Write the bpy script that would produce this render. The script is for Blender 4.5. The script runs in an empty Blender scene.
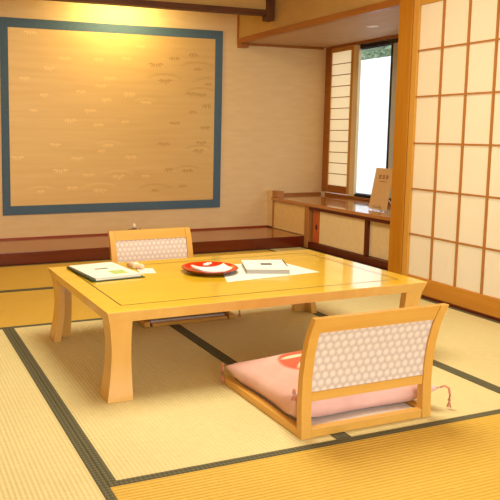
import bpy, bmesh, math, random
from mathutils import Vector, Matrix
random.seed(7)
S = bpy.context.scene
C = S.collection
PI = math.pi

# ------------------------------------------------------------------ helpers
def lin(c):
    def f(v):
        v /= 255.0
        return v / 12.92 if v <= .04045 else ((v + .055) / 1.055) ** 2.4
    return (f(c[0]), f(c[1]), f(c[2]), 1.0)

class MB:
    """collects shapes into one mesh"""
    def __init__(s):
        s.bm = bmesh.new()
    def _faces(s, verts, faces, mi=0, smooth=False):
        vs = [s.bm.verts.new(v) for v in verts]
        out = []
        for f in faces:
            try:
                fc = s.bm.faces.new([vs[i] for i in f]); fc.material_index = mi; fc.smooth = smooth; out.append(fc)
            except ValueError:
                pass
        return vs, out
    def box(s, x0, x1, y0, y1, z0, z1, b=0.0, mi=0, seg=2):
        v = [(x, y, z) for z in (z0, z1) for y in (y0, y1) for x in (x0, x1)]
        f = [(0, 2, 3, 1), (4, 5, 7, 6), (0, 1, 5, 4), (2, 6, 7, 3), (0, 4, 6, 2), (1, 3, 7, 5)]
        vs, fs = s._faces(v, f, mi)
        if b > 0:
            es = list({e for fc in fs for e in fc.edges})
            r = bmesh.ops.bevel(s.bm, geom=es, offset=b, segments=seg, affect='EDGES', profile=.5)
            for fc in r['faces']: fc.material_index = mi
        return s
    def prism(s, pts, axis, a0, a1, mi=0, smooth=False):
        """pts: 2-D outline, extruded along axis ('x': pts are (y,z); 'y': (x,z); 'z': (x,y))"""
        def mk(p, a):
            return {'x': (a, p[0], p[1]), 'y': (p[0], a, p[1]), 'z': (p[0], p[1], a)}[axis]
        n = len(pts)
        v = [mk(p, a0) for p in pts] + [mk(p, a1) for p in pts]
        f = [tuple(range(n)), tuple(range(2 * n - 1, n - 1, -1))] + [(i, (i + 1) % n, n + (i + 1) % n, n + i) for i in range(n)]
        s._faces(v, f, mi, smooth); return s
    def loft(s, rings, mi=0, smooth=False, cap=True):
        n = len(rings[0]); v = [p for r in rings for p in r]; f = []
        for k in range(len(rings) - 1):
            for i in range(n):
                j = (i + 1) % n
                f.append((k * n + i, k * n + j, (k + 1) * n + j, (k + 1) * n + i))
        if cap:
            f.append(tuple(range(n - 1, -1, -1))); f.append(tuple(range((len(rings) - 1) * n, len(rings) * n)))
        s._faces(v, f, mi, smooth); return s
    def lathe(s, prof, cx=0, cy=0, n=40, mi=0, smooth=True, z=0):
        rings = [[(cx + r * math.cos(2 * PI * i / n), cy + r * math.sin(2 * PI * i / n), z + h) for i in range(n)] for r, h in prof]
        return s.loft(rings, mi, smooth)
    def tube(s, pts, r, n=8, mi=0):
        pts = [Vector(p) for p in pts]; rings = []
        for i, p in enumerate(pts):
            t = (pts[min(i + 1, len(pts) - 1)] - pts[max(i - 1, 0)]).normalized()
            u = t.cross(Vector((0, 0, 1)))
            if u.length < 1e-3: u = t.cross(Vector((0, 1, 0)))
            u.normalize(); w = t.cross(u)
            rr = r[i] if isinstance(r, (list, tuple)) else r
            rings.append([p + rr * (math.cos(2 * PI * k / n) * u + math.sin(2 * PI * k / n) * w) for k in range(n)])
        return s.loft([[tuple(q) for q in R] for R in rings], mi, True)
    def build(s, name, mats, parent=None, loc=None, rot=None, label=None):
        bmesh.ops.recalc_face_normals(s.bm, faces=s.bm.faces)
        me = bpy.data.meshes.new(name); s.bm.to_mesh(me); s.bm.free()
        for m in (mats if isinstance(mats, (list, tuple)) else [mats]): me.materials.append(m)
        o = bpy.data.objects.new(name, me); C.objects.link(o)
        if parent: o.parent = parent
        if loc: o.location = loc
        if rot: o.rotation_euler = rot
        if label: o['label'] = label
        return o

def tag(o, label, cat, group=None, kind=None):
    o['label'] = label; o['category'] = cat
    if group: o['group'] = group
    if kind: o['kind'] = kind
    return o
def thing(name, label, cat, loc=(0, 0, 0), rz=0.0, group=None):
    o = bpy.data.objects.new(name, None); C.objects.link(o)
    o.location = loc; o.rotation_euler = (0, 0, rz); o.empty_display_size = .1
    return tag(o, label, cat, group)
def struct(o):
    o['kind'] = 'structure'; return o
def copy_tree(o, parent=None):
    c = o.copy(); C.objects.link(c)
    if parent: c.parent = parent
    for ch in list(o.children): copy_tree(ch, c)
    return c

# ------------------------------------------------------------------ materials
def base_mat(name, rough=.5, spec=.5, coat=0.0, coat_rough=.05, metal=0.0):
    m = bpy.data.materials.new(name); m.use_nodes = True
    nt = m.node_tree; b = nt.nodes['Principled BSDF']
    b.inputs['Roughness'].default_value = rough
    b.inputs['Specular IOR Level'].default_value = spec
    b.inputs['Coat Weight'].default_value = coat
    b.inputs['Coat Roughness'].default_value = coat_rough
    b.inputs['Metallic'].default_value = metal
    return m, nt, b
def N(nt, t, **kw):
    n = nt.nodes.new(t)
    for k, v in kw.items(): setattr(n, k, v)
    return n
def ramp(nt, stops):
    r = nt.nodes.new('ShaderNodeValToRGB')
    e = r.color_ramp.elements
    while len(e) < len(stops): e.new(.5)
    for i, (p, c) in enumerate(stops):
        e[i].position = p; e[i].color = lin(c)
    return r
def noisy(name, c1, c2, scale=(8, 8, 8), rough=.6, spec=.4, bump=0.0, detail=4, **kw):
    """two-tone noise in object space, stretched by scale"""
    m, nt, b = base_mat(name, rough, spec, **kw)
    tc = N(nt, 'ShaderNodeTexCoord'); mp = N(nt, 'ShaderNodeMapping'); mp.inputs['Scale'].default_value = scale
    no = N(nt, 'ShaderNodeTexNoise'); no.inputs['Scale'].default_value = 1; no.inputs['Detail'].default_value = detail
    r = ramp(nt, [(.3, c1), (.7, c2)])
    nt.links.new(tc.outputs['Object'], mp.inputs['Vector']); nt.links.new(mp.outputs['Vector'], no.inputs['Vector'])
    nt.links.new(no.outputs['Fac'], r.inputs['Fac']); nt.links.new(r.outputs['Color'], b.inputs['Base Color'])
    if bump:
        bp = N(nt, 'ShaderNodeBump'); bp.inputs['Strength'].default_value = bump; bp.inputs['Distance'].default_value = .01
        nt.links.new(no.outputs['Fac'], bp.inputs['Height']); nt.links.new(bp.outputs['Normal'], b.inputs['Normal'])
    return m
def plain(name, c, rough=.5, spec=.5, **kw):
    m, nt, b = base_mat(name, rough, spec, **kw)
    b.inputs['Base Color'].default_value = lin(c); return m

M = {}
M['plaster'] = noisy('wall_plaster', (222, 196, 152), (230, 206, 162), (3, 3, 9), .9, .1, .06)
M['alcove_cloth'] = noisy('alcove_wall_cloth', (220, 188, 138), (226, 196, 146), (5, 5, 24), .85, .15, .04)
M['kokabe'] = noisy('upper_plaster', (186, 148, 86), (194, 156, 92), (4, 4, 4), .9, .1)
M['ceiling'] = noisy('ceiling_board', (205, 165, 110), (215, 175, 120), (2, 25, 2), .8, .2)
M['soffit'] = noisy('soffit_board', (186, 150, 110), (196, 160, 118), (20, 2, 2), .55, .3)
M['pillar'] = noisy('pillar_cedar', (170, 108, 14), (182, 120, 22), (30, 30, 1.5), .4, .4)
M['trimwood'] = noisy('trim_cedar', (152, 90, 28), (166, 104, 38), (30, 3, 30), .4, .4)
M['lintel'] = noisy('dark_lintel_wood', (82, 46, 20), (98, 58, 28), (3, 30, 30), .5, .3)
M['stile'] = noisy('shoji_wood', (196, 142, 54), (206, 152, 64), (30, 30, 2), .45, .4)
M['hip'] = noisy('shoji_hip_board', (188, 124, 36), (200, 138, 48), (2, 2, 30), .4, .4)
M['muntin'] = plain('shoji_muntin', (172, 114, 48), .5, .3)
M['honey_v'] = noisy('honey_wood_upright', (204, 152, 64), (214, 164, 76), (25, 25, 2), .35, .5)
M['honey_h'] = noisy('honey_wood_rail', (204, 152, 64), (214, 164, 76), (2, 25, 25), .35, .5)
M['honey_y'] = noisy('honey_wood_runner', (206, 154, 66), (216, 166, 78), (25, 2, 25), .35, .5)
M['table_top'] = noisy('lacquered_table_top', (230, 186, 36), (238, 196, 46), (1.2, 14, 14), .25, .5, coat=1.0, coat_rough=.04)
M['table_leg'] = noisy('lacquered_table_leg', (214, 164, 80), (222, 174, 92), (20, 20, 2), .3, .5, coat=.4, coat_rough=.1)
M['inlay'] = plain('dark_inlay', (40, 30, 10), .4)
M['lacquer_top'] = noisy('brown_lacquer_board', (146, 78, 34), (158, 90, 42), (2, 20, 20), .25, .5, coat=.5, coat_rough=.08)
M['lacquer_front'] = noisy('dark_red_lacquer', (92, 26, 10), (108, 36, 14), (2, 20, 20), .2, .5, coat=.6, coat_rough=.06)
M['red_line'] = plain('red_brown_trim', (150, 58, 22), .4)
M['counter'] = noisy('counter_wood', (178, 114, 54), (190, 128, 64), (20, 2, 20), .2, .5, coat=.8, coat_rough=.05)
M['cab_cloth'] = noisy('cabinet_door_cloth', (236, 212, 164), (242, 220, 174), (30, 30, 30), .8, .2)
M['cab_cloth2'] = noisy('cabinet_panel_cloth', (226, 192, 128), (234, 200, 136), (30, 30, 30), .8, .2)
M['cab_dark'] = noisy('dark_red_frame', (88, 32, 12), (100, 40, 16), (3, 20, 20), .35, .4)
M['cab_orange'] = noisy('orange_red_stile', (184, 92, 38), (196, 104, 46), (30, 30, 3), .35, .4)
M['cab_post'] = noisy('cabinet_post', (170, 112, 56), (182, 124, 66), (30, 30, 3), .4, .4)
M['void'] = plain('dark_pull_recess', (30, 14, 8), .6)
M['blue'] = noisy('blue_grey_border_cloth', (74, 96, 112), (84, 106, 122), (60, 60, 60), .8, .2)
M['gold_panel'] = noisy('gold_brocade', (212, 172, 104), (220, 182, 114), (1.5, 1.5, 22), .5, .5, .05, metal=.25)
M['gold_motif'] = plain('gold_thread', (236, 198, 122), .4, .6, metal=.2)
M['dim_glint_motif'] = plain('dim_glint_gold_thread', (190, 146, 78), .45, .5, metal=.3)  # dimmer metallic reflection of the right-hand tufts, put into the colour
M['alu'] = plain('grey_aluminium', (192, 202, 210), .35, .5, metal=.15)
M['black_alu'] = plain('black_aluminium', (22, 22, 30), .4, .4)
M['jamb'] = noisy('pale_jamb', (206, 164, 96), (216, 176, 108), (20, 20, 2), .5, .3)
M['jamb2'] = noisy('pale_window_jamb', (222, 202, 158), (230, 210, 168), (20, 20, 2), .5, .3)
M['white_wall'] = noisy('garden_wall_render', (236, 238, 242), (246, 248, 250), (2, 2, 2), .9, .1)
M['paper_white'] = plain('white_paper', (232, 230, 212), .7, .2)
M['page_grey'] = plain('grey_page_edges', (186, 182, 178), .8, .1)
M['green_dark'] = plain('dark_green_cover', (52, 66, 40), .5, .3)
M['ink'] = plain('dark_print', (40, 38, 28), .7, .1)
M['pale_green'] = plain('pale_green_print', (176, 194, 112), .7, .1)
M['cloth_beige'] = noisy('beige_towel', (226, 186, 148), (236, 200, 164), (90, 90, 90), .9, .1)
M['red_lacquer'] = plain('red_lacquer', (206, 44, 10), .15, .6, coat=.8, coat_rough=.04)
M['maroon_lacquer'] = plain('maroon_lacquer', (92, 16, 8), .15, .6, coat=.8, coat_rough=.04)
M['napkin'] = plain('white_napkin', (238, 232, 222), .8, .1)
M['kraft'] = noisy('tan_card', (220, 184, 132), (228, 194, 142), (30, 30, 30), .7, .2)
M['brown_ink'] = plain('red_brown_print', (140, 60, 24), .7, .1)
M['chrome'] = plain('chrome_wire', (230, 230, 230), .12, .6, metal=1.0)
M['seat_grey'] = noisy('grey_seat_board', (198, 188, 178), (208, 198, 188), (20, 20, 20), .6, .3)
M['tassel'] = plain('coral_tassel', (208, 138, 116), .8, .1)
M['burner'] = plain('dark_bronze', (60, 34, 18), .35, .5, metal=.5)
M['white_glaze'] = plain('white_glaze', (250, 240, 220), .2, .6)
M['lens'] = plain('pale_lamp_lens', (240, 232, 220), .3, .5)
M['subfloor'] = plain('dark_subfloor', (70, 50, 25), .8)
M['leaf1'] = plain('hazed_leaf_green', (150, 170, 140), .5, .3)  # both leaf greens are lightened to carry glare and haze of the glass
M['leaf2'] = plain('hazed_leaf_pale', (176, 190, 168), .5, .3)
M['bark'] = plain('bark', (90, 74, 56), .8)
M['gravel'] = noisy('pale_gravel', (200, 196, 186), (220, 216, 208), (40, 40, 40), .9, .1)

def paper_mat():
    m, nt, b = base_mat('shoji_paper', .85, .1)
    b.inputs['Base Color'].default_value = lin((252, 240, 214))
    tr = N(nt, 'ShaderNodeBsdfTranslucent'); tr.inputs['Color'].default_value = lin((252, 240, 214))
    mx = N(nt, 'ShaderNodeMixShader'); mx.inputs[0].default_value = .7
    out = nt.nodes['Material Output']
    nt.links.new(b.outputs[0], mx.inputs[1]); nt.links.new(tr.outputs[0], mx.inputs[2]); nt.links.new(mx.outputs[0], out.inputs['Surface'])
    return m
M['paper'] = paper_mat()
def glass_mat():
    m = bpy.data.materials.new('window_glass'); m.use_nodes = True; nt = m.node_tree
    nt.nodes.remove(nt.nodes['Principled BSDF'])
    t = N(nt, 'ShaderNodeBsdfTransparent'); t.inputs['Color'].default_value = (.95, .97, .98, 1)
    g = N(nt, 'ShaderNodeBsdfGlossy'); g.inputs['Roughness'].default_value = .02
    mx = N(nt, 'ShaderNodeMixShader'); mx.inputs[0].default_value = .06
    nt.links.new(t.outputs[0], mx.inputs[1]); nt.links.new(g.outputs[0], mx.inputs[2])
    nt.links.new(mx.outputs[0], nt.nodes['Material Output'].inputs['Surface'])
    return m
M['glass'] = glass_mat()

def tatami_mat_material(name, c1, c2, along):
    """woven rush: ribs run along the mat's length"""
    m, nt, b = base_mat(name, .6, .3)
    tc = N(nt, 'ShaderNodeTexCoord')
    sp = N(nt, 'ShaderNodeSeparateXYZ'); nt.links.new(tc.outputs['Object'], sp.inputs[0])
    ax = 'X' if along == 'y' else 'Y'
    mul = N(nt, 'ShaderNodeMath', operation='MULTIPLY'); mul.inputs[1].default_value = 2 * PI / .0155
    nt.links.new(sp.outputs[ax], mul.inputs[0])
    sn = N(nt, 'ShaderNodeMath', operation='SINE'); nt.links.new(mul.outputs[0], sn.inputs[0])
    mp = N(nt, 'ShaderNodeMapping'); mp.inputs['Scale'].default_value = (18, 260, 1) if along == 'y' else (260, 18, 1)
    nt.links.new(tc.outputs['Object'], mp.inputs['Vector'])
    no = N(nt, 'ShaderNodeTexNoise'); no.inputs['Scale'].default_value = 1; no.inputs['Detail'].default_value = 3
    nt.links.new(mp.outputs['Vector'], no.inputs['Vector'])
    big = N(nt, 'ShaderNodeTexNoise'); big.inputs['Scale'].default_value = 2.5
    nt.links.new(tc.outputs['Object'], big.inputs['Vector'])
    a = N(nt, 'ShaderNodeMath', operation='MULTIPLY_ADD'); a.inputs[1].default_value = .09
    nt.links.new(sn.outputs[0], a.inputs[0]); nt.links.new(no.outputs['Fac'], a.inputs[2])
    a2 = N(nt, 'ShaderNodeMath', operation='MULTIPLY_ADD'); a2.inputs[1].default_value = .35
    nt.links.new(big.outputs['Fac'], a2.inputs[0]); nt.links.new(a.outputs[0], a2.inputs[2])
    r = ramp(nt, [(.35, c1), (1.0, c2)]); nt.links.new(a2.outputs[0], r.inputs['Fac'])
    nt.links.new(r.outputs['Color'], b.inputs['Base Color'])
    bp = N(nt, 'ShaderNodeBump'); bp.inputs['Strength'].default_value = .35; bp.inputs['Distance'].default_value = .003
    nt.links.new(sn.outputs[0], bp.inputs['Height']); nt.links.new(bp.outputs['Normal'], b.inputs['Normal'])
    return m
M['tatami_y'] = tatami_mat_material('pale_sheen_rush_weave', (208, 192, 134), (228, 216, 158), 'y')  # pale sheen of rush laid in depth, put into the base colour
M['tatami_x'] = tatami_mat_material('gold_sheen_rush_weave', (202, 160, 58), (218, 180, 76), 'x')  # same rush laid crosswise; its golden sheen is put into the base colour

def heri_material():
    m, nt, b = base_mat('border_cloth', .8, .2)
    tc = N(nt, 'ShaderNodeTexCoord'); mp = N(nt, 'ShaderNodeMapping')
    mp.inputs['Scale'].default_value = (90, 90, 90); mp.inputs['Rotation'].default_value = (0, 0, PI / 4)
    ch = N(nt, 'ShaderNodeTexChecker'); ch.inputs['Scale'].default_value = 1
    ch.inputs['Color1'].default_value = lin((80, 78, 56)); ch.inputs['Color2'].default_value = lin((106, 102, 76))
    nt.links.new(tc.outputs['Object'], mp.inputs['Vector']); nt.links.new(mp.outputs['Vector'], ch.inputs['Vector'])
    nt.links.new(ch.outputs['Color'], b.inputs['Base Color'])
    return m
M['heri'] = heri_material()

def scale_fabric():
    """pale woven cloth with staggered rounded blossoms"""
    m, nt, b = base_mat('scale_pattern_cloth', .8, .2)
    tc = N(nt, 'ShaderNodeTexCoord'); sp = N(nt, 'ShaderNodeSeparateXYZ'); nt.links.new(tc.outputs['Object'], sp.inputs[0])
    k0 = 4 * PI / (3 ** .5 * .0315)
    def mth(op, a, b_=None):
        n = N(nt, 'ShaderNodeMath', operation=op)
        for i, v in enumerate((a, b_)):
            if v is None: continue
            if isinstance(v, (int, float)): n.inputs[i].default_value = v
            else: nt.links.new(v, n.inputs[i])
        return n.outputs[0]
    c1 = mth('COSINE', mth('MULTIPLY', sp.outputs['Z'], k0))
    c2 = mth('MULTIPLY', mth('COSINE', mth('MULTIPLY', sp.outputs['Z'], k0 / 2)), mth('COSINE', mth('MULTIPLY', sp.outputs['X'], k0 * 3 ** .5 / 2)))
    hx = mth('DIVIDE', mth('ADD', mth('ADD', c1, mth('MULTIPLY', c2, 2)), 1.5), 4.5)
    no = N(nt, 'ShaderNodeTexNoise'); no.inputs['Scale'].default_value = 190
    nt.links.new(tc.outputs['Object'], no.inputs['Vector'])
    f_ = mth('ADD', hx, mth('MULTIPLY', no.outputs['Fac'], .22))
    r = ramp(nt, [(.12, (194, 178, 164)), (.3, (204, 188, 174)), (.55, (216, 202, 188)), (.95, (222, 208, 194))])
    nt.links.new(f_, r.inputs['Fac']); nt.links.new(r.outputs['Color'], b.inputs['Base Color'])
    bp = N(nt, 'ShaderNodeBump'); bp.inputs['Strength'].default_value = .5; bp.inputs['Distance'].default_value = .004
    nt.links.new(hx, bp.inputs['Height']); nt.links.new(bp.outputs['Normal'], b.inputs['Normal'])
    return m
M['scale_cloth'] = scale_fabric()

def cushion_material():
    """pink crepe with a printed coral roundel holding two white leaves (object space, x/y)"""
    m, nt, b = base_mat('pink_cushion_crepe', .85, .15)
    tc = N(nt, 'ShaderNodeTexCoord')
    sp = N(nt, 'ShaderNodeSeparateXYZ'); nt.links.new(tc.outputs['Object'], sp.inputs[0])
    def ellipse(cx, cy, rx, ry, ang, soft=.12):
        mp = N(nt, 'ShaderNodeMapping', vector_type='TEXTURE')
        mp.inputs['Location'].default_value = (cx, cy, 0); mp.inputs['Rotation'].default_value = (0, 0, ang)
        mp.inputs['Scale'].default_value = (rx, ry, 1e6)
        nt.links.new(tc.outputs['Object'], mp.inputs['Vector'])
        ln = N(nt, 'ShaderNodeVectorMath', operation='LENGTH'); nt.links.new(mp.outputs['Vector'], ln.inputs[0])
        mr = N(nt, 'ShaderNodeMapRange'); mr.inputs['From Min'].default_value = 1 - soft; mr.inputs['From Max'].default_value = 1
        mr.inputs['To Min'].default_value = 1; mr.inputs['To Max'].default_value = 0
        nt.links.new(ln.outputs['Value'], mr.inputs['Value']); return mr.outputs['Result']
    no = N(nt, 'ShaderNodeTexNoise'); no.inputs['Scale'].default_value = 9; no.inputs['Detail'].default_value = 4
    nt.links.new(tc.outputs['Object'], no.inputs['Vector'])
    r = ramp(nt, [(.3, (218, 172, 160)), (.7, (228, 188, 176))]); nt.links.new(no.outputs['Fac'], r.inputs['Fac'])
    col = r.outputs['Color']
    def over(c, fac):
        nonlocal col
        mx = N(nt, 'ShaderNodeMix', data_type='RGBA'); nt.links.new(fac, mx.inputs['Factor'])
        nt.links.new(col, mx.inputs['A']); mx.inputs['B'].default_value = lin(c); col = mx.outputs['Result']
    CX, CY = MED[0] - .01, MED[1]
    over((206, 108, 80), ellipse(CX, CY, (.14), (.14), 0, .1))
    over((244, 214, 182), ellipse(CX - .045, CY - .030, .075, .022, .5, .25))
    over((244, 214, 182), ellipse(CX - .055, CY + .045, .060, .020, -.2, .25))
    nt.links.new(col, b.inputs['Base Color'])
    wr = N(nt, 'ShaderNodeTexNoise'); wr.inputs['Scale'].default_value = 30; wr.inputs['Detail'].default_value = 6
    nt.links.new(tc.outputs['Object'], wr.inputs['Vector'])
    bp = N(nt, 'ShaderNodeBump'); bp.inputs['Strength'].default_value = .3; bp.inputs['Distance'].default_value = .006
    nt.links.new(wr.outputs['Fac'], bp.inputs['Height']); nt.links.new(bp.outputs['Normal'], b.inputs['Normal'])
    return m
MED = (-.05, .02)
M['cushion'] = cushion_material()

# ------------------------------------------------------------------ key planes (metres)
YL, YW = 5.322, 5.99          # alcove front, back wall
XS, XF, XC, XW = 3.20, 3.23, 3.594, 4.25   # shoji plane, fascia, cabinet front, window wall
COLX = [-1.126, -.266, .595, 1.454, 2.330, 3.19]
YB, YC, YD = 1.875, 3.60, 4.462
ZC = 2.45

# ------------------------------------------------------------------ floor: subfloor with tatami mats
fl = struct(MB().box(-1.13, 4.33, -1.6, 6.1, -.12, -.06).build('floor', M['subfloor']))
def mat(x0, x1, y0, y1, along):
    g = .0008
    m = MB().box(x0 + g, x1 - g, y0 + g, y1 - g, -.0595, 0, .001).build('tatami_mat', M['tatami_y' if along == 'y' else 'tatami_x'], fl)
    w = .031
    strips = [(x0 + g, x0 + w, y0 + g, y1 - g), (x1 - w, x1 - g, y0 + g, y1 - g)] if along == 'y' else \
             [(x0 + g, x1 - g, y0 + g, y0 + w), (x0 + g, x1 - g, y1 - w, y1 - g)]
    for a in strips:
        MB().box(a[0], a[1], a[2], a[3], -.001, .0012).build('border_cloth', M['heri'], m)
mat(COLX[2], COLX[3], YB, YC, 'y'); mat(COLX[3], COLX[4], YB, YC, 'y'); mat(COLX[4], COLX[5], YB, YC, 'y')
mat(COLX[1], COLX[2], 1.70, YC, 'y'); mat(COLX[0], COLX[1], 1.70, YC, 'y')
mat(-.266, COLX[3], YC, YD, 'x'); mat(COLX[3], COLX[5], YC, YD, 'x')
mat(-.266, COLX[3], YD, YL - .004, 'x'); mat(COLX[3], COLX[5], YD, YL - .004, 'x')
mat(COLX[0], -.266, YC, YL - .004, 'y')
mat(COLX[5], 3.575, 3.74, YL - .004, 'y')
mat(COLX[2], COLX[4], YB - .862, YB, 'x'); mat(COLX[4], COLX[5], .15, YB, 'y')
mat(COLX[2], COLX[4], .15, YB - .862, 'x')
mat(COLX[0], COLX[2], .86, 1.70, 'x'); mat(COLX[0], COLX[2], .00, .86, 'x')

# ------------------------------------------------------------------ room shell
struct(MB().box(-1.13, XW + .1, YW, YW + .1, -.06, ZC).build('wall_back', M['alcove_cloth']))
struct(MB().box(-1.23, -1.13, -1.6, YW, -.06, ZC).build('wall_left', M['plaster']))
struct(MB().box(-1.23, XW + .1, -1.6, YW + .1, ZC, ZC + .06).build('ceiling', M['ceiling']))
# wall above the alcove opening, its dark lintel and the short hanging post
struct(MB().box(-1.13, 3.139, YL + .012, YL + .06, 2.095, ZC).build('wall_alcove', M['kokabe']))
struct(MB().box(-1.13, 3.139, YL - .012, YL + .07, 2.047, 2.094, .004).build('trim_1', M['lintel']))
struct(MB().box(3.14, 3.213, YL - .012, YL + .07, 2.005, ZC, .003).build('trim_2', M['lintel']))
# fascia and soffit over the window bay
struct(MB().box(XF, XF + .03, 3.73, YW, 1.936, ZC).build('wall_fascia', M['kokabe']))
struct(MB().box(XF - .014, XF + .04, 3.731, YW - .001, 1.886, 1.935, .003).build('trim_3', M['trimwood']))
sof = struct(MB().box(XF + .0405, XW, 3.731, YW - .0005, 1.896, 1.925).build('soffit', M['soffit']))
struct(MB().box(XF - .010, XF + .085, YW - .06, YW - .001, 1.848, 1.8855, .003).build('trim_4', M['trimwood']))
struct(MB().box(XF - .014, XF - .0005, YW - .016, YW - .0005, 1.9355, ZC).build('trim_5', M['trimwood']))
struct(MB().box(XF + .086, XW - .056, YW - .022, YW - .0005, 1.874, 1.8955, .002).build('trim_6', M['trimwood']))
# pillar between window bay and paper doors, header above the doors
struct(MB().box(XS - .002, XS + .112, 3.607, 3.730, -.0, ZC, .004).build('pillar', M['pillar']))
struct(MB().box(XS, XS + .1, -1.6, 3.606, 2.0, ZC).build('wall_right', M['plaster']))
struct(MB().box(XS - .012, XS + .1, -1.6, 3.606, 1.93, 1.999, .003).build('trim_7', M['trimwood']))
# door sill with its dark groove
sill = MB().box(XS, XS + .1, -1.6, 3.606, -.06, .012, .002)
struct(sill.build('trim_8', M['cab_dark']))
struct(MB().box(XS + .1125, XW + .1, 3.66, 3.729, -.06, ZC).build('wall_bay', M['plaster']))
# thin red-brown base trim along the alcove wall
struct(MB().box(-1.13, 3.62, YW - .012, YW - .0005, .0995, .113).build('baseboard_back', M['red_line']))

# ------------------------------------------------------------------ sliding paper doors
def paper_door(n, x0, y1, y0):
    """door leaf between y0 (near) and y1 (far)"""
    t = bpy.data.objects.new('door_%d' % n, None); C.objects.link(t); t.location = (x0, (y0 + y1) / 2, .013); struct(t)
    L = lambda y: y - (y0 + y1) / 2
    for a, b in ((y1 - .048, y1), (y0, y0 + .048)):
        MB().box(0, .03, L(a), L(b), 0, 1.915, .003).build('stile', M['stile'], t)
    MB().box(.002, .028, L(y0 + .0485), L(y1 - .0485), 1.838, 1.915, .002).build('rail', M['stile'], t)
    MB().box(.002, .028, L(y0 + .0485), L(y1 - .0485), 0, .108, .002).build('hip_board', M['hip'], t)
    ya, yb = y0 + .0485, y1 - .0485
    for k in range(1, 4):
        y = yb + (ya - yb) * k / 4
        MB().box(.004, .016, L(y - .0055), L(y + .0055), .1085, 1.8375).build('muntin', M['muntin'], t)
    for z in (.391, .687, .981, 1.277, 1.567):
        MB().box(.0045, .0155, L(ya), L(yb), z - .013 - .0055, z - .013 + .0055).build('muntin', M['muntin'], t)
    MB().box(.0165, .0172, L(ya), L(yb), .1085, 1.8375).build('paper', M['paper'], t)
paper_door(1, XS + .005, 3.604, 2.704)
paper_door(2, XS + .045, 2.735, 1.80)
paper_door(3, XS + .005, 1.86, .92)

# ------------------------------------------------------------------ window bay
wm = MB()
wm.box(XW, XW + .1, 3.731, YW, -.06, .41); wm.box(XW, XW + .1, 3.731, YW, 1.885, ZC)
struct(wm.build('wall_window', M['plaster']))
struct(MB().box(XW - .014, XW + .05, 5.910, YW - .0005, .4405, 1.8955, .003).build('trim_9', M['trimwood']))   # corner post
struct(MB().box(XW - .03, XW - .0005, 3.731, YW - .0825, 1.874, 1.8955, .002).build('trim_10', M['trimwood']))    # head
win = bpy.data.objects.new('window_1', None); C.objects.link(win); struct(win); win.location = (XW, 5.2, .41)
W = lambda y: y - 5.2
MB().box(-.03, .06, W(3.731), W(5.909), .001, .024, .002).build('window_sill', M['trimwood'], win)
MB().box(-.012, .020, W(5.470), W(5.546), .025, 1.461, .002).build('window_jamb', M['jamb2'], win)
MB().box(.0205, .055, W(3.74), W(5.545), 1.459, 1.4745, .001).build('window_track', M['alu'], win)
fr = MB(); fr.box(.0005, .055, W(3.74), W(5.469), 1.424, 1.4585); fr.box(.0005, .055, W(3.74), W(5.469), .0245, .050)
fr.build('window_frame', M['black_alu'], win)
s1 = MB(); s1.box(.024, .044, W(5.030), W(5.068), .0505, 1.4235); s1.box(.024, .044, W(5.515), W(5.545), .0505, 1.4235)
s1.box(.024, .044, W(5.0685), W(5.5145), .0505, .056); s1.box(.024, .044, W(5.0685), W(5.5145), 1.415, 1.4235)
s1.build('sash', M['black_alu'], win)
s2 = MB(); s2.box(.002, .020, W(4.940), W(5.016), .0505, 1.4235, .004); s2.box(.002, .020, W(3.75), W(3.80), .0505, 1.4235)
s2.box(.002, .020, W(3.8005), W(4.9395), .0505, .075); s2.box(.002, .020, W(3.8005), W(4.9395), 1.40, 1.4235)
s2.build('sash', M['alu'], win, label='grey sash')
MB().box(.032, .035, W(5.0685), W(5.5145), .0565, 1.4145).build('pane', M['glass'], win)
MB().box(.010, .013, W(3.8005), W(4.9395), .0755, 1.3995).build('pane', M['glass'], win)

sc = thing('shoji_screen', 'narrow paper screen with horizontal bars beside the window', 'paper screen', (XW - .004, 5.75, .4405))
MB().box(0, .016, 5.902 - 5.75, 5.9095 - 5.75, 0, 1.433, .001).build('stile', M['stile'], sc)
MB().box(0, .016, 5.5465 - 5.75, 5.594 - 5.75, 0, 1.433, .001).build('stile', M['stile'], sc)
MB().box(.001, .015, 5.5945 - 5.75, 5.9015 - 5.75, 1.397, 1.433).build('rail', M['stile'], sc)
MB().box(.001, .015, 5.5945 - 5.75, 5.9015 - 5.75, 0, .075).build('hip_board', M['trimwood'], sc)
for k in range(11):
    z = .192 + k * .1086
    MB().box(.001, .007, 5.5945 - 5.75, 5.9015 - 5.75, z - .004, z + .004).build('muntin', M['muntin'], sc)
MB().box(.0075, .0082, 5.5945 - 5.75, 5.9015 - 5.75, .0755, 1.3965).build('paper', M['paper'], sc)

rl = thing('recessed_light', 'small round recessed downlight in the window bay soffit', 'light', (3.70, 4.62, 1.8955))
MB().lathe([(.052, 0), (.052, -.004), (.046, -.006), (.040, -.004), (.040, 0)], n=32).build('trim_ring', M['lens'], rl)
MB().lathe([(.039, -.001), (.039, -.0032), (.02, -.0036), (.001, -.0037)], n=32).build('lens', M['lens'], rl)

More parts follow.
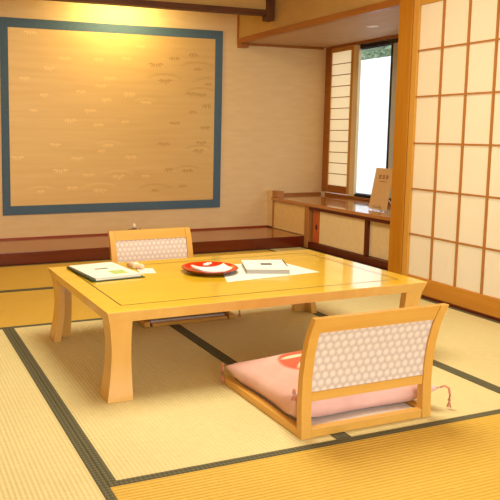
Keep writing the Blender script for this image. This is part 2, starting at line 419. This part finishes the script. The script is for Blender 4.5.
# outside: white garden wall, shrubs above it, ground
struct(MB().box(4.36, 12, -2, 14, -.3, -.02).build('garden_ground', M['gravel']))
tag(MB().box(7.0, 7.15, 1, 13, -.0195, 2.16, .01).build('garden_wall', M['white_wall']), 'white rendered garden wall outside the window', 'wall')
def shrub(x, y, h, r, label, m):
    t = thing('shrub', label, 'shrub', (x, y, -.0195), 0, 'shrubs beyond the garden wall')
    st = MB()
    for k in range(5):
        a = k * 1.3
        st.tube([(0, 0, 0), (.1 * math.cos(a), .1 * math.sin(a), h * .5), (.5 * r * math.cos(a), .5 * r * math.sin(a), h * .9)], [.04, .03, .012], 6)
    st.build('stem', M['bark'], t)
    lf = MB()
    for k in range(1600):
        u = Vector((random.gauss(0, 1), random.gauss(0, 1), random.gauss(0, 1))).normalized() * (random.random() ** .4)
        p = Vector((u.x * r, u.y * r, h + u.z * r * .75))
        d = Vector((random.gauss(0, 1), random.gauss(0, 1), random.gauss(0, .6))).normalized() * .07
        e = d.cross(Vector((random.random(), random.random(), 1))).normalized() * .022
        lf._faces([p - d, p + e, p + d, p - e], [(0, 1, 2, 3)])
    lf.build('foliage', m, t)
shrub(7.9, 9.36, 2.42, .49, 'green shrub over the garden wall beside the dark window stile', M['leaf1'])
shrub(7.9, 10.38, 2.45, .49, 'pale green shrub over the garden wall at the left edge of the glass', M['leaf2'])

# ------------------------------------------------------------------ alcove platform
ap = thing('alcove_platform', 'low raised alcove floor with dark red lacquered front under the wall hanging', 'platform', (1.2, YL, 0))
MB().box(-2.33, 3.604 - 1.2, .0305, YW - YL - .001, .0, .099, .002).build('floor_board', M['lacquer_top'], ap)
MB().box(-2.33, 3.604 - 1.2, 0, .030, .0, .101, .004).build('front_sill', M['lacquer_front'], ap)

ib = thing('incense_burner', 'tiny dark incense burner with a white knob on the alcove floor', 'incense burner', (2.055, 5.66, .0992))
bo = MB(); bo.lathe([(.001, .018), (.028, .018), (.046, .035), (.048, .055), (.038, .074), (.034, .080), (.040, .083), (.040, .087), (.02, .094), (.002, .096)], n=24)
for k in range(3):
    a = k * 2 * PI / 3 + .5
    bo.tube([(.03 * math.cos(a), .03 * math.sin(a), .024), (.036 * math.cos(a), .036 * math.sin(a), 0)], [.009, .006], 8)
for s in (-1, 1):
    bo.tube([(s * .044, 0, .06), (s * .058, 0, .068), (s * .058, 0, .088), (s * .046, 0, .09)], .005, 8)
bo.build('bowl', M['burner'], ib)
MB().lathe([(.004, .0965), (.014, .104), (.017, .116), (.012, .130), (.004, .142), (.0005, .145)], n=16).build('knob', M['white_glaze'], ib)

# wall hanging
wh = thing('wall_hanging', 'large gold brocade wall hanging with blue grey border', 'wall hanging', (2.01, YW, .315))
x0, x1, z0, z1 = .962, 3.060, .315, 1.995
def px_(x): return x - 2.01
def pz_(z): return z - .315
b = MB(); bw = .079
b.box(px_(x0), px_(x1), -.014, -.001, pz_(z1 - bw), pz_(z1), .001)
b.box(px_(x0), px_(x1), -.014, -.001, pz_(z0), pz_(z0 + bw), .001)
b.box(px_(x0), px_(x0 + bw * .85), -.014, -.001, pz_(z0 + bw), pz_(z1 - bw), .001)
b.box(px_(x1 - bw), px_(x1), -.014, -.001, pz_(z0 + bw), pz_(z1 - bw), .001)
b.build('border', M['blue'], wh)
g = MB()
gx0, gx1, gz0, gz1 = px_(x0 + bw * .85) + .0005, px_(x1 - bw) - .0005, pz_(z0 + bw) + .0005, pz_(z1 - bw) - .0005
g.box(gx0, gx1, -.0135, -.002, gz0, gz1)
def leaf(cx, cz, ang, L, w, mi):
    d = Vector((math.cos(ang), 0, math.sin(ang))); n = Vector((-d.z, 0, d.x)); p = Vector((cx, -.0142, cz))
    pts = [p, p + d * L * .35 + n * w, p + d * L * .7 + n * w * .7, p + d * L, p + d * L * .7 - n * w * .7, p + d * L * .35 - n * w]
    g._faces([tuple(q) for q in pts], [(0, 1, 2, 3, 4, 5)], mi)
tufts = [(93, 40), (120, 57), (92, 59), (103, 77), (95, 85), (123, 92), (75, 91), (100, 98), (84, 109), (92, 123), (65, 119), (119, 120), (102, 143),
         (95, 149), (71, 156), (50, 143), (82, 173), (36, 188), (66, 185), (93, 188), (125, 155), (190, 50), (195, 65), (207, 80), (188, 90), (199, 91),
         (190, 109), (171, 121), (206, 102), (200, 141), (204, 125), (159, 142), (197, 149), (185, 170), (165, 168), (28, 37), (15, 155), (140, 175),
         (150, 62), (160, 78), (150, 190), (180, 186), (45, 70), (30, 110), (55, 168), (140, 100), (60, 60), (112, 175), (22, 80), (40, 95), (135, 45), (170, 55)]
for (px, py) in tufts:
    sx = gx0 + (px - 8) / 206.0 * (gx1 - gx0); sz = gz0 + (203 - py) / 168.0 * (gz1 - gz0)
    n = random.choice((4, 5, 5, 6)); sc_ = random.uniform(.65, .95)
    mi_ = 2 if px > 148 else 1
    for k in range(n):
        a = -PI / 2 + (k - (n - 1) / 2) * .48 + random.uniform(-.1, .1)
        ox = (k - (n - 1) / 2) * .013 * sc_
        if gz0 < sz - .06 and gx0 + .05 < sx < gx1 - .05: leaf(sx + ox, sz, a, random.uniform(.045, .065) * sc_, .0075 * sc_, mi_)
    if random.random() < .22:                                        # wave arcs over the tufts
        R_ = random.uniform(.07, .13)
        for q in range(2):
            prev = None; rr = R_ + q * .016
            for k in range(13):
                a = PI * (.15 + .7 * k / 12)
                p = (sx + rr * math.cos(a) * 1.5, sz - .03 + rr * math.sin(a) * .6)
                if prev and all(gx0 < v[0] < gx1 and gz0 < v[1] < gz1 - .005 for v in (p, prev)):
                    g._faces([(prev[0], -.0141, prev[1]), (p[0], -.0141, p[1]), (p[0], -.0141, p[1] + .003), (prev[0], -.0141, prev[1] + .003)], [(0, 1, 2, 3)], mi_)
                prev = p
g.build('brocade_panel', [M['gold_panel'], M['gold_motif'], M['dim_glint_motif']], wh)

# ------------------------------------------------------------------ counter and cabinet under the window
ct = MB()
ct.box(3.578, XW - .032, 3.732, 5.8895, .380, .4085, .003); ct.box(3.663, XW - .032, 5.8897, YW - .0225, .380, .4085)
tag(ct.build('counter_top', M['counter']), 'glossy brown wooden counter under the window', 'counter')
struct(MB().box(3.665, XW - .032, YW - .022, YW - .0005, .40, .432).build('trim_11', M['trimwood']))
struct(MB().box(3.596, 3.6625, 5.89, YW - .0005, .1135, .470).build('wall_return', M['alcove_cloth']))
struct(MB().box(3.590, 3.662, 5.790, 5.8895, .409, .472, .003).build('trim_12', M['cab_post']))

cab = thing('low_cabinet', 'low built-in cabinet with two cream sliding doors below the counter', 'cabinet', (XC, 4.86, 0))
K = lambda y: y - 4.86
MB().box(.075, XW - XC - .01, K(3.74), K(5.318), .0, .379).build('carcass', M['cab_dark'], cab)
MB().box(.012, .030, K(5.3195), K(5.872), .103, .3745).build('side_panel', M['cab_cloth2'], cab)
MB().box(.0, .060, K(5.8725), K(5.889), .103, .379).build('side_post', M['cab_post'], cab)
MB().box(-.006, .070, K(5.255), K(5.319), .0, .379, .003).build('post', M['cab_post'], cab)
MB().box(-.004, .07, K(3.74), K(5.2545), .0, .058, .002).build('bottom_rail', M['cab_dark'], cab)
MB().box(-.004, .07, K(3.74), K(5.2545), .352, .3795, .002).build('top_rail', M['cab_dark'], cab)
MB().box(.0305, .07, K(5.3195), K(5.872), .103, .379).build('back_rail', M['cab_dark'], cab)
d1 = MB().box(.020, .034, K(4.50), K(5.118), .0605, .3495, .001).build('sliding_door', M['cab_cloth'], cab)
MB().box(.019, .035, K(5.1185), K(5.222), .0605, .3495, .001).build('door_stile', M['cab_orange'], d1)
MB().lathe([(.0005, -.0022), (.012, -.002), (.016, 0), (.018, .003), (.018, .004)], n=24).build('finger_pull', M['void'], d1,
     loc=(.019, K(5.165), .20), rot=(0, PI / 2, 0)).scale = (1.6, .9, 1)
d2 = MB().box(.042, .056, K(3.80), K(4.512), .0605, .3495, .001).build('sliding_door', M['cab_cloth'], cab)
MB().box(.014, .036, K(4.462), K(4.4995), .0605, .3495).build('door_stile', M['cab_dark'], d1, label='dark red door stile')
MB().box(.041, .057, K(3.75), K(3.7995), .0605, .3495).build('door_stile', M['cab_orange'], d2)

# leaflet on a small wire easel
ez = thing('wire_easel', 'small chrome wire easel holding the leaflet on the counter', 'stand', (3.84, 4.575, .4090))
w = MB()
for s in (-1, 1):
    w.tube([(-.062, s * .045, .028), (-.062, s * .045, .004), (-.020, s * .045, .004), (.020, s * .040, .10), (.030, s * .034, .13)], .0028, 8)
    w.tube([(.020, s * .040, .10), (.085, s * .050, .003)], .0025, 8)
w.tube([(-.062, -.045, .028), (-.062, -.045, .040), (-.062, .045, .040), (-.062, .045, .028)], .0026, 8)
w.tube([(-.020, -.045, .004), (-.020, .045, .004)], .0025, 8)
w.tube([(.030, -.034, .13), (.030, .034, .13)], .0025, 8)
w.build('frame', M['chrome'], ez)
lf = thing('leaflet', 'tan printed leaflet standing on the wire easel by the window', 'leaflet', (3.84 - .047, 4.575, .4165), 0)
lf.rotation_euler = (0, math.radians(11), 0)
MB().box(-.004, .0, -.105, .112, 0, .345, .0008).build('card', M['kraft'], lf)
pr = MB()
for k in range(3):                                                  # three small printed characters
    cy = .042 - k * .042; cz = .272
    for (dy, dz, wy, wz) in ((0, .013, .014, .0022), (0, 0, .012, .002), (0, -.013, .014, .0022), (-.008, 0, .002, .013), (.007, -.002, .002, .014)):
        pr.box(-.0048, -.0041, cy + dy - wy, cy + dy + wy, cz + dz - wz, cz + dz + wz)
pr.box(-.0048, -.0041, -.045, .045, .232, .236)
pr.build('print', M['brown_ink'], lf)

# ------------------------------------------------------------------ low table
tb = thing('low_table', 'large honey lacquered low table with flared legs on the tatami', 'table', (1.556, 2.925, 0), math.radians(.9))
HX, HY, ZT = .7875, .475, .36
t = MB()
t.loft([[(sx * (HX - o), sy * (HY - o), z) for sx, sy in ((-1, -1), (1, -1), (1, 1), (-1, 1))] for o, z in ((.016, .3155), (.010, .335), (.003, .3575), (.0034, .3592), (.0042, ZT))])
ix, iy, wl = HX - .092, HY - .098, .0028
for (a, b_, c, d) in ((-ix, ix, -iy - wl, -iy + wl), (-ix, ix, iy - wl, iy + wl), (-ix - wl, -ix + wl, -iy, iy), (ix - wl, ix + wl, -iy, iy)):
    t._faces([(a, c, ZT + .0003), (b_, c, ZT + .0003), (b_, d, ZT + .0003), (a, d, ZT + .0003)], [(0, 1, 2, 3)], 1)
for fc in t.bm.faces:
    if len(fc.verts) == 4 and max(v.co.z for v in fc.verts) < ZT - .0004: fc.material_index = 2
t.build('tabletop', [M['table_top'], M['inlay'], M['table_leg']], tb)
def inset(z):
    pts = [(0, .004), (.04, .012), (.09, .021), (.15, .028), (.21, .029), (.26, .025), (.29, .020), (.315, .0165)]
    for (a, p), (b_, q) in zip(pts, pts[1:]):
        if a <= z <= b_:
            u = (z - a) / (b_ - a); return p + (q - p) * u
    return pts[-1][1]
for sx in (-1, 1):
    for sy in (-1, 1):
        rings = []
        for k in range(22):
            z = .315 * k / 21
            # smooth the waist
            o = sum(inset(min(.315, max(0, z + d))) for d in (-.02, -.01, 0, .01, .02)) / 5
            A = .110; T = .034
            L_ = [(o, o), (A, o), (A, o + T), (o + T, o + T), (o + T, A), (o, A)]
            rings.append([(sx * (HX - x), sy * (HY - y), z + .0012) for x, y in L_])
        rings[-1] = [(x, y, .3152) for x, y, z in rings[-1]]
        MB().loft(rings).build('leg', M['table_leg'], tb)

# ------------------------------------------------------------------ legless floor chairs
def prof(z):
    """y of the back of the curved backrest"""
    pts = [(0, 0), (.08, .004), (.145, .006), (.22, .003), (.295, -.008), (.37, -.028), (.447, -.062)]
    for (a, p), (b_, q) in zip(pts, pts[1:]):
        if a <= z <= b_: return p + (q - p) * (z - a) / (b_ - a)
    return pts[-1][1]
def floor_chair(label, loc, rz):
    r = thing('floor_chair', label, 'floor chair', loc, rz, 'legless floor chairs at the low table')
    WX = .283
    for s in (-1, 1):
        rings = []
        for k in range(19):
            z = .0015 + .4385 * k / 18; y = prof(min(z, .447)); dx = 0
            ty = .030 - .006 * (k / 18)
            wx = .040 - .004 * (k / 18)
            rings.append([(s * (WX), y, z), (s * (WX - wx), y, z), (s * (WX - wx), y + ty, z), (s * (WX), y + ty, z)])
        MB().loft(rings).build('back_post', M['honey_v'], r)
        MB().box(min(s * WX, s * (WX - .034)), max(s * WX, s * (WX - .034)), .0315, .575, .0015, .030, .004).build('runner', M['honey_y'], r)
    def strip(z0, z1, off, th, xw, n=6):
        m = MB(); rings = []
        for k in range(n + 1):
            z = z0 + (z1 - z0) * k / n; y = prof(z) + off
            rings.append([(-xw, y, z), (xw, y, z), (xw, y + th, z), (-xw, y + th, z)])
        return m.loft(rings)
    xw = WX - .0405
    strip(.3825, .440, .002, .021, xw + .0025).build('top_rail', M['honey_h'], r)
    strip(.130, .1620, .002, .021, xw).build('lower_rail', M['honey_h'], r)
    strip(.1625, .382, .006, .012, xw + .002, 12).build('back_panel', M['scale_cloth'], r)
    MB().box(-xw, xw, .002, .028, .0015, .034, .003).build('base_rail', M['honey_h'], r)
    MB().box(-xw + .006, xw - .006, .553, .575, .0015, .020, .003).build('base_rail', M['honey_h'], r)
    MB().box(-xw + .006, xw - .006, .0285, .5445, .012, .026).build('seat_board', M['seat_grey'], r)
    return r
near = floor_chair('wooden floor chair seen from behind, nearer the camera with pale patterned back panel', (1.588, 1.912, 0), math.radians(.4))
far = copy_tree(near); far.scale = (.96, 1, 1); far.location = (1.548, 3.935, 0); far.rotation_euler = (0, 0, PI + math.radians(.5))
far['label'] = 'wooden floor chair facing the camera behind the low table'

def floor_cushion(label, loc, rz):
    r = thing('floor_cushion', label, 'cushion', loc, rz, 'pink cushions on the floor chairs')
    HXc, HYc, TH = .330, .258, .106
    n = 44
    m = MB(); vs = {}
    def P(i, j, top):
        u = -1 + 2 * i / n; v = -1 + 2 * j / n
        x = HXc * u * (1 - .10 * (1 - v * v)); y = HYc * v * (1 - .10 * (1 - u * u))
        e = (max(0, 1 - abs(u) ** 2.6) * max(0, 1 - abs(v) ** 2.6)) ** .55
        corner = (abs(u) * abs(v)) ** 4
        zm = .034 + .012 * corner + .010 * (1 - e)
        wob = .004 * math.sin(9 * u + 3 * v) * (1 - e) * (0 if corner > .5 else 1)
        cl = max(0, -u) ** 3 * max(0, -v) ** 3
        zm += .075 * cl
        if top: z = zm + TH * e * (.82 + .18 * (1 - u * u) * (1 - v * v)) + wob
        else: z = zm - (.034 + .075 * cl) * min(1, e * 4)
        return (x, y, max(0, z))
    for top in (True, False):
        for i in range(n + 1):
            for j in range(n + 1):
                edge = i in (0, n) or j in (0, n)
                if edge and not top: vs[(i, j, False)] = vs[(i, j, True)]
                else: vs[(i, j, top)] = m.bm.verts.new(P(i, j, top))
    for top in (True, False):
        for i in range(n):
            for j in range(n):
                q = [vs[(i, j, top)], vs[(i + 1, j, top)], vs[(i + 1, j + 1, top)], vs[(i, j + 1, top)]]
                f = m.bm.faces.new(q if top else q[::-1]); f.smooth = True
    m.build('cushion_body', M['cushion'], r)
    for sx in (-1, 1):
        for sy in (-1, 1):
            c = Vector((sx * HXc * .995, sy * HYc * .995, .056 + (.075 if sx < 0 and sy < 0 else 0))); t_ = MB()
            d = Vector((.8, -.3, 0)).normalized() if (sx > 0 and sy < 0) else Vector((-.06 * sx, .25 * sy, 0))
            if sx < 0 and sy < 0: d = Vector((.35, .5, .25))
            pts = [c, c + d * .018 + Vector((0, 0, .006)), c + d * .034 + Vector((0, 0, -.004)), c + d * .040 + Vector((0, 0, -.03)), c + d * .038 + Vector((0, 0, -.052))]
            if sx < 0 and sy < 0: pts = [c, c + Vector((.004, .004, .004)), c + Vector((.008, .008, .002)), c + Vector((.009, .009, -.006)), c + Vector((.009, .010, -.012))]
            t_.tube(pts, [.004, .004, .0045, .005, .007], 8)
            for k in range(7):
                a = 2 * PI * k / 7; q = pts[-1]
                t_.tube([q, q + Vector((.004 * math.cos(a), .004 * math.sin(a), -.012)), q + Vector((.008 * math.cos(a), .008 * math.sin(a), -.026))], .0018, 5)
            t_.build('tassel', M['tassel'], r)
    return r
cn = floor_cushion('plump pink floor cushion with coral roundel on the nearer floor chair', (1.622, 2.212, .0305), math.radians(.4))
cf = copy_tree(cn); cf.location = (1.530, 3.630, .0305); cf.rotation_euler = (0, 0, PI + math.radians(.5))
cf['label'] = 'pink floor cushion partly under the table on the far floor chair'

# ------------------------------------------------------------------ things on the table
Z0 = ZT + .0008
fo = thing('folder', 'dark green folder at the left end of the table', 'folder', (.993, 3.168, Z0), math.radians(5))
MB().box(-.126, .136, -.185, .172, 0, .003, .001).build('back_cover', M['green_dark'], fo)
MB().tube([(-.127, -.185, .0055), (-.127, .172, .0055)], .0052, 10).build('spine', M['green_dark'], fo)
bk = thing('booklet', 'white information booklet with small dark title lying on the green folder', 'booklet', (.990, 3.172, Z0 + .0034), math.radians(7))
pg = MB()
for k in range(5):
    pg.box(-.112 - .001 * (k % 2), .120, -.172 + .0012 * k, .165, .0018 * k, .0018 * k + .0016)
pg.build('pages', M['paper_white'], bk)
cv = MB(); cv.box(-.114, .122, -.170, .166, .0092, .0105)
cv.build('cover', M['paper_white'], bk)
tx = MB()
for k in range(6):
    cx = -.028 + k * .012
    tx.box(cx - .005, cx + .005, .016, .0225, .0106, .0109); tx.box(cx - .005, cx + .004, .026, .032, .0106, .0109); tx.box(cx - .003, cx + .003, .014, .036, .0106, .0109)
tx.build('title', M['ink'], bk)
MB().box(.005, .082, -.125, -.040, .0106, .0108).build('printed_panel', M['pale_green'], bk)
tw = thing('rolled_towel', 'small beige rolled towel on the table beside the green folder', 'towel', (1.175, 3.215, Z0 + .0008), math.radians(-62))
m = MB(); m.tube([(-.052, 0, .0135), (-.05, 0, .0135), (0, 0, .014), (.05, 0, .0135), (.052, 0, .0135)], [.008, .0125, .0135, .0125, .008], 16)
m.build('roll', M['cloth_beige'], tw)
MB().box(-.012, .012, -.0146, .0146, .0001, .0288, .006).build('paper_band', M['paper_white'], tw)
tag(MB().box(-.040, .040, -.065, .055, 0, .0005).build('paper_slip', M['paper_white'], loc=(1.205, 3.140, Z0), rot=(0, 0, math.radians(-12))),
    'small white paper slip under the rolled towel', 'paper')

pl = thing('lacquer_tray', 'round red lacquer tray with turned up rim on the table', 'tray', (1.490, 3.010, Z0))
MB().lathe([(.001, .007), (.100, .007), (.118, .010), (.133, .021), (.139, .0245), (.1365, .0262), (.128, .0215), (.114, .0125), (.100, .0095), (.001, .0092)], n=64).build('dish', M['red_lacquer'], pl)
MB().lathe([(.082, 0), (.086, .0068), (.078, .0068), (.076, 0)], n=48).build('foot_ring', M['maroon_lacquer'], pl)
MB().lathe([(.1195, .0086), (.1340, .0196), (.1402, .0240), (.1404, .0230), (.1345, .0180), (.1195, .0072)], n=64).build('outer_band', M['maroon_lacquer'], pl)
nk = MB()
def napq(dx, dy, z, sc_):
    n = 10; pts = []
    for i in range(n + 1):
        for j in range(n + 1):
            u, v = -1 + 2 * i / n, -1 + 2 * j / n
            x = u * .088 * sc_ ; y = v * .058 * sc_ + .024 * (u * u) - .014
            pts.append((x + dx, y + dy, z + .012 * abs(u) ** 3 + .004 * v * v))
    f = [(i * (n + 1) + j, (i + 1) * (n + 1) + j, (i + 1) * (n + 1) + j + 1, i * (n + 1) + j + 1) for i in range(n) for j in range(n)]
    top = pts; m_ = len(pts)
    nk._faces(pts + [(a, b_, c - .0022) for a, b_, c in pts], f + [tuple(m_ + k for k in reversed(q)) for q in f] +
              [(i * (n + 1), m_ + i * (n + 1), m_ + (i + 1) * (n + 1), (i + 1) * (n + 1)) for i in range(n)] +
              [(i * (n + 1) + n, (i + 1) * (n + 1) + n, m_ + (i + 1) * (n + 1) + n, m_ + i * (n + 1) + n) for i in range(n)] +
              [(j, j + 1, m_ + j + 1, m_ + j) for j in range(n)] + [(n * (n + 1) + j, m_ + n * (n + 1) + j, m_ + n * (n + 1) + j + 1, n * (n + 1) + j + 1) for j in range(n)], 0, True)
napq(0, 0, .0125, 1.0); napq(.002, .003, .0158, .97)
tag(nk.build('folded_napkin', M['napkin'], loc=(1.492, 2.990, Z0), rot=(0, 0, math.radians(-6))), 'white folded napkin lying in the red tray', 'napkin')
sw = thing('wrapped_sweet', 'tiny cream wrapped sweet at the back of the red tray', 'sweet', (1.520, 3.098, Z0 + .0096), .4)
m = MB(); m.tube([(-.026, 0, .011), (-.016, 0, .009), (-.012, 0, .0095), (0, 0, .0105), (.012, 0, .0095), (.016, 0, .009), (.026, 0, .011)], [.008, .003, .0082, .0095, .0082, .003, .008], 12)
m.build('wrapper', M['napkin'], sw)

def quad_slab(name, mats, world, z0, z1, label=None, cat=None, parent=None, org=(0, 0, 0)):
    m = MB(); m.loft([[(x - org[0], y - org[1], z - org[2]) for x, y in world] for z in (z0, z1)])
    return m
sh = [(1.462, 2.770), (2.000, 2.822), (1.955, 3.160), (1.600, 3.128)]
o = MB(); o.prism([(x - 1.75, y - 2.97) for x, y in sh], 'z', 0, .0007)
tag(o.build('paper_sheet', M['paper_white'], loc=(1.75, 2.97, Z0)), 'large white paper sheet on the table beside the red tray', 'paper')
bx = thing('guide_book', 'thick white spiral-bound guide book lying on the paper sheet', 'book', (1.760, 2.955, Z0 + .0010))
q = [(1.645, 2.935), (1.845, 2.855), (1.945, 3.085), (1.735, 3.150)]
q = [(x - 1.775, y - 2.995) for x, y in q]
def scaled(q, f): return [(x * f, y * f) for x, y in q]
MB().prism(scaled(q, 1.0), 'z', .0, .0022).build('cover', M['paper_white'], bx)
pgm = MB()
for k in range(6):
    pgm.prism(scaled(q, .965 - .006 * (k % 2)), 'z', .0024 + k * .0034, .0024 + k * .0034 + .0031)
pgm.build('pages', M['page_grey'], bx)
MB().prism(scaled(q, 1.0), 'z', .0230, .0252).build('cover', M['paper_white'], bx)
def lerp(a, b_, u): return (a[0] + (b_[0] - a[0]) * u, a[1] + (b_[1] - a[1]) * u)
def bil(u, v): return lerp(lerp(q[0], q[1], u), lerp(q[3], q[2], u), v)
lb = MB(); lb.prism([bil(.40, .46), bil(.66, .46), bil(.66, .62), bil(.40, .62)], 'z', .0254, .0257)
lb.build('title_label', M['ink'], bx)
MB().prism([bil(.97, .30), bil(1.0, .30), bil(1.0, .98), bil(.97, .98)], 'z', .0254, .0258).build('dark_strip', M['ink'], bx)
sp = MB()
for k in range(15):
    c = bil(.05 + .9 * k / 14, .975)
    sp.tube([(c[0] - .0, c[1] - .006, .0262), (c[0], c[1] - .002, .0305), (c[0], c[1] + .007, .026), (c[0], c[1] + .012, .012), (c[0], c[1] + .008, .002)], .0013, 6)
sp.build('spiral_binding', M['alu'], bx)

# ------------------------------------------------------------------ camera (fitted to the photograph)
f, p, y, r, cx, cy, H = 688.73, .1131, .3699, .0057, 149.06, 209.23, 1.05
A = Matrix(((1, 0, 0), (0, 0, -1), (0, 1, 0)))
Ry = Matrix(((math.cos(y), 0, -math.sin(y)), (0, 1, 0), (math.sin(y), 0, math.cos(y))))
Rp = Matrix(((1, 0, 0), (0, math.cos(p), -math.sin(p)), (0, math.sin(p), math.cos(p))))
Rr = Matrix(((math.cos(r), -math.sin(r), 0), (math.sin(r), math.cos(r), 0), (0, 0, 1)))
Rw = Rr @ Rp @ Ry @ A
mw = Matrix((Rw[0], -Rw[1], -Rw[2])).transposed().to_4x4(); mw.translation = (0, 0, H)
cd = bpy.data.cameras.new('camera'); cam = bpy.data.objects.new('camera', cd); C.objects.link(cam)
cam.matrix_world = mw
cd.sensor_fit = 'HORIZONTAL'; cd.sensor_width = 36; cd.lens = f / 500 * 36
cd.shift_x = (250 - cx) / 500; cd.shift_y = (cy - 250) / 500
cd.clip_start = .05
S.camera = cam

# ------------------------------------------------------------------ light
def area(name, loc, size, power, col, target=None, sy=None, spread=None):
    l = bpy.data.lights.new(name, 'AREA'); l.energy = power; l.color = col; l.size = size
    if sy: l.shape = 'RECTANGLE'; l.size_y = sy
    if spread: l.spread = spread
    o = bpy.data.objects.new(name, l); C.objects.link(o); o.location = loc
    d = Vector(target or (loc[0], loc[1], 0)) - Vector(loc)
    o.rotation_euler = d.to_track_quat('-Z', 'Y').to_euler()
    return o
area('ceiling_lamp', (1.50, 2.75, 2.38), 1.1, 40, (1, .93, .76))
area('added_rear_fill', (.9, -1.45, 1.35), 2.4, 34, (1, .95, .82), (1.5, 3, .9), 1.7)  # added soft fill behind the camera, standing in for unseen adjoining-room light
area('alcove_lamp', (2.0, 5.62, 2.22), .50, 8, (1, .78, .30), (2.0, 5.99, 1.75), .06)
wd = bpy.data.worlds.new('world'); S.world = wd; wd.use_nodes = True
bg = wd.node_tree.nodes['Background']; bg.inputs['Color'].default_value = (.90, .95, 1.0, 1); bg.inputs['Strength'].default_value = 1.45

S.view_settings.view_transform = 'Standard'; S.view_settings.look = 'None'
S.view_settings.gamma = 1; S.view_settings.use_curve_mapping = False
S.view_settings.exposure = .6
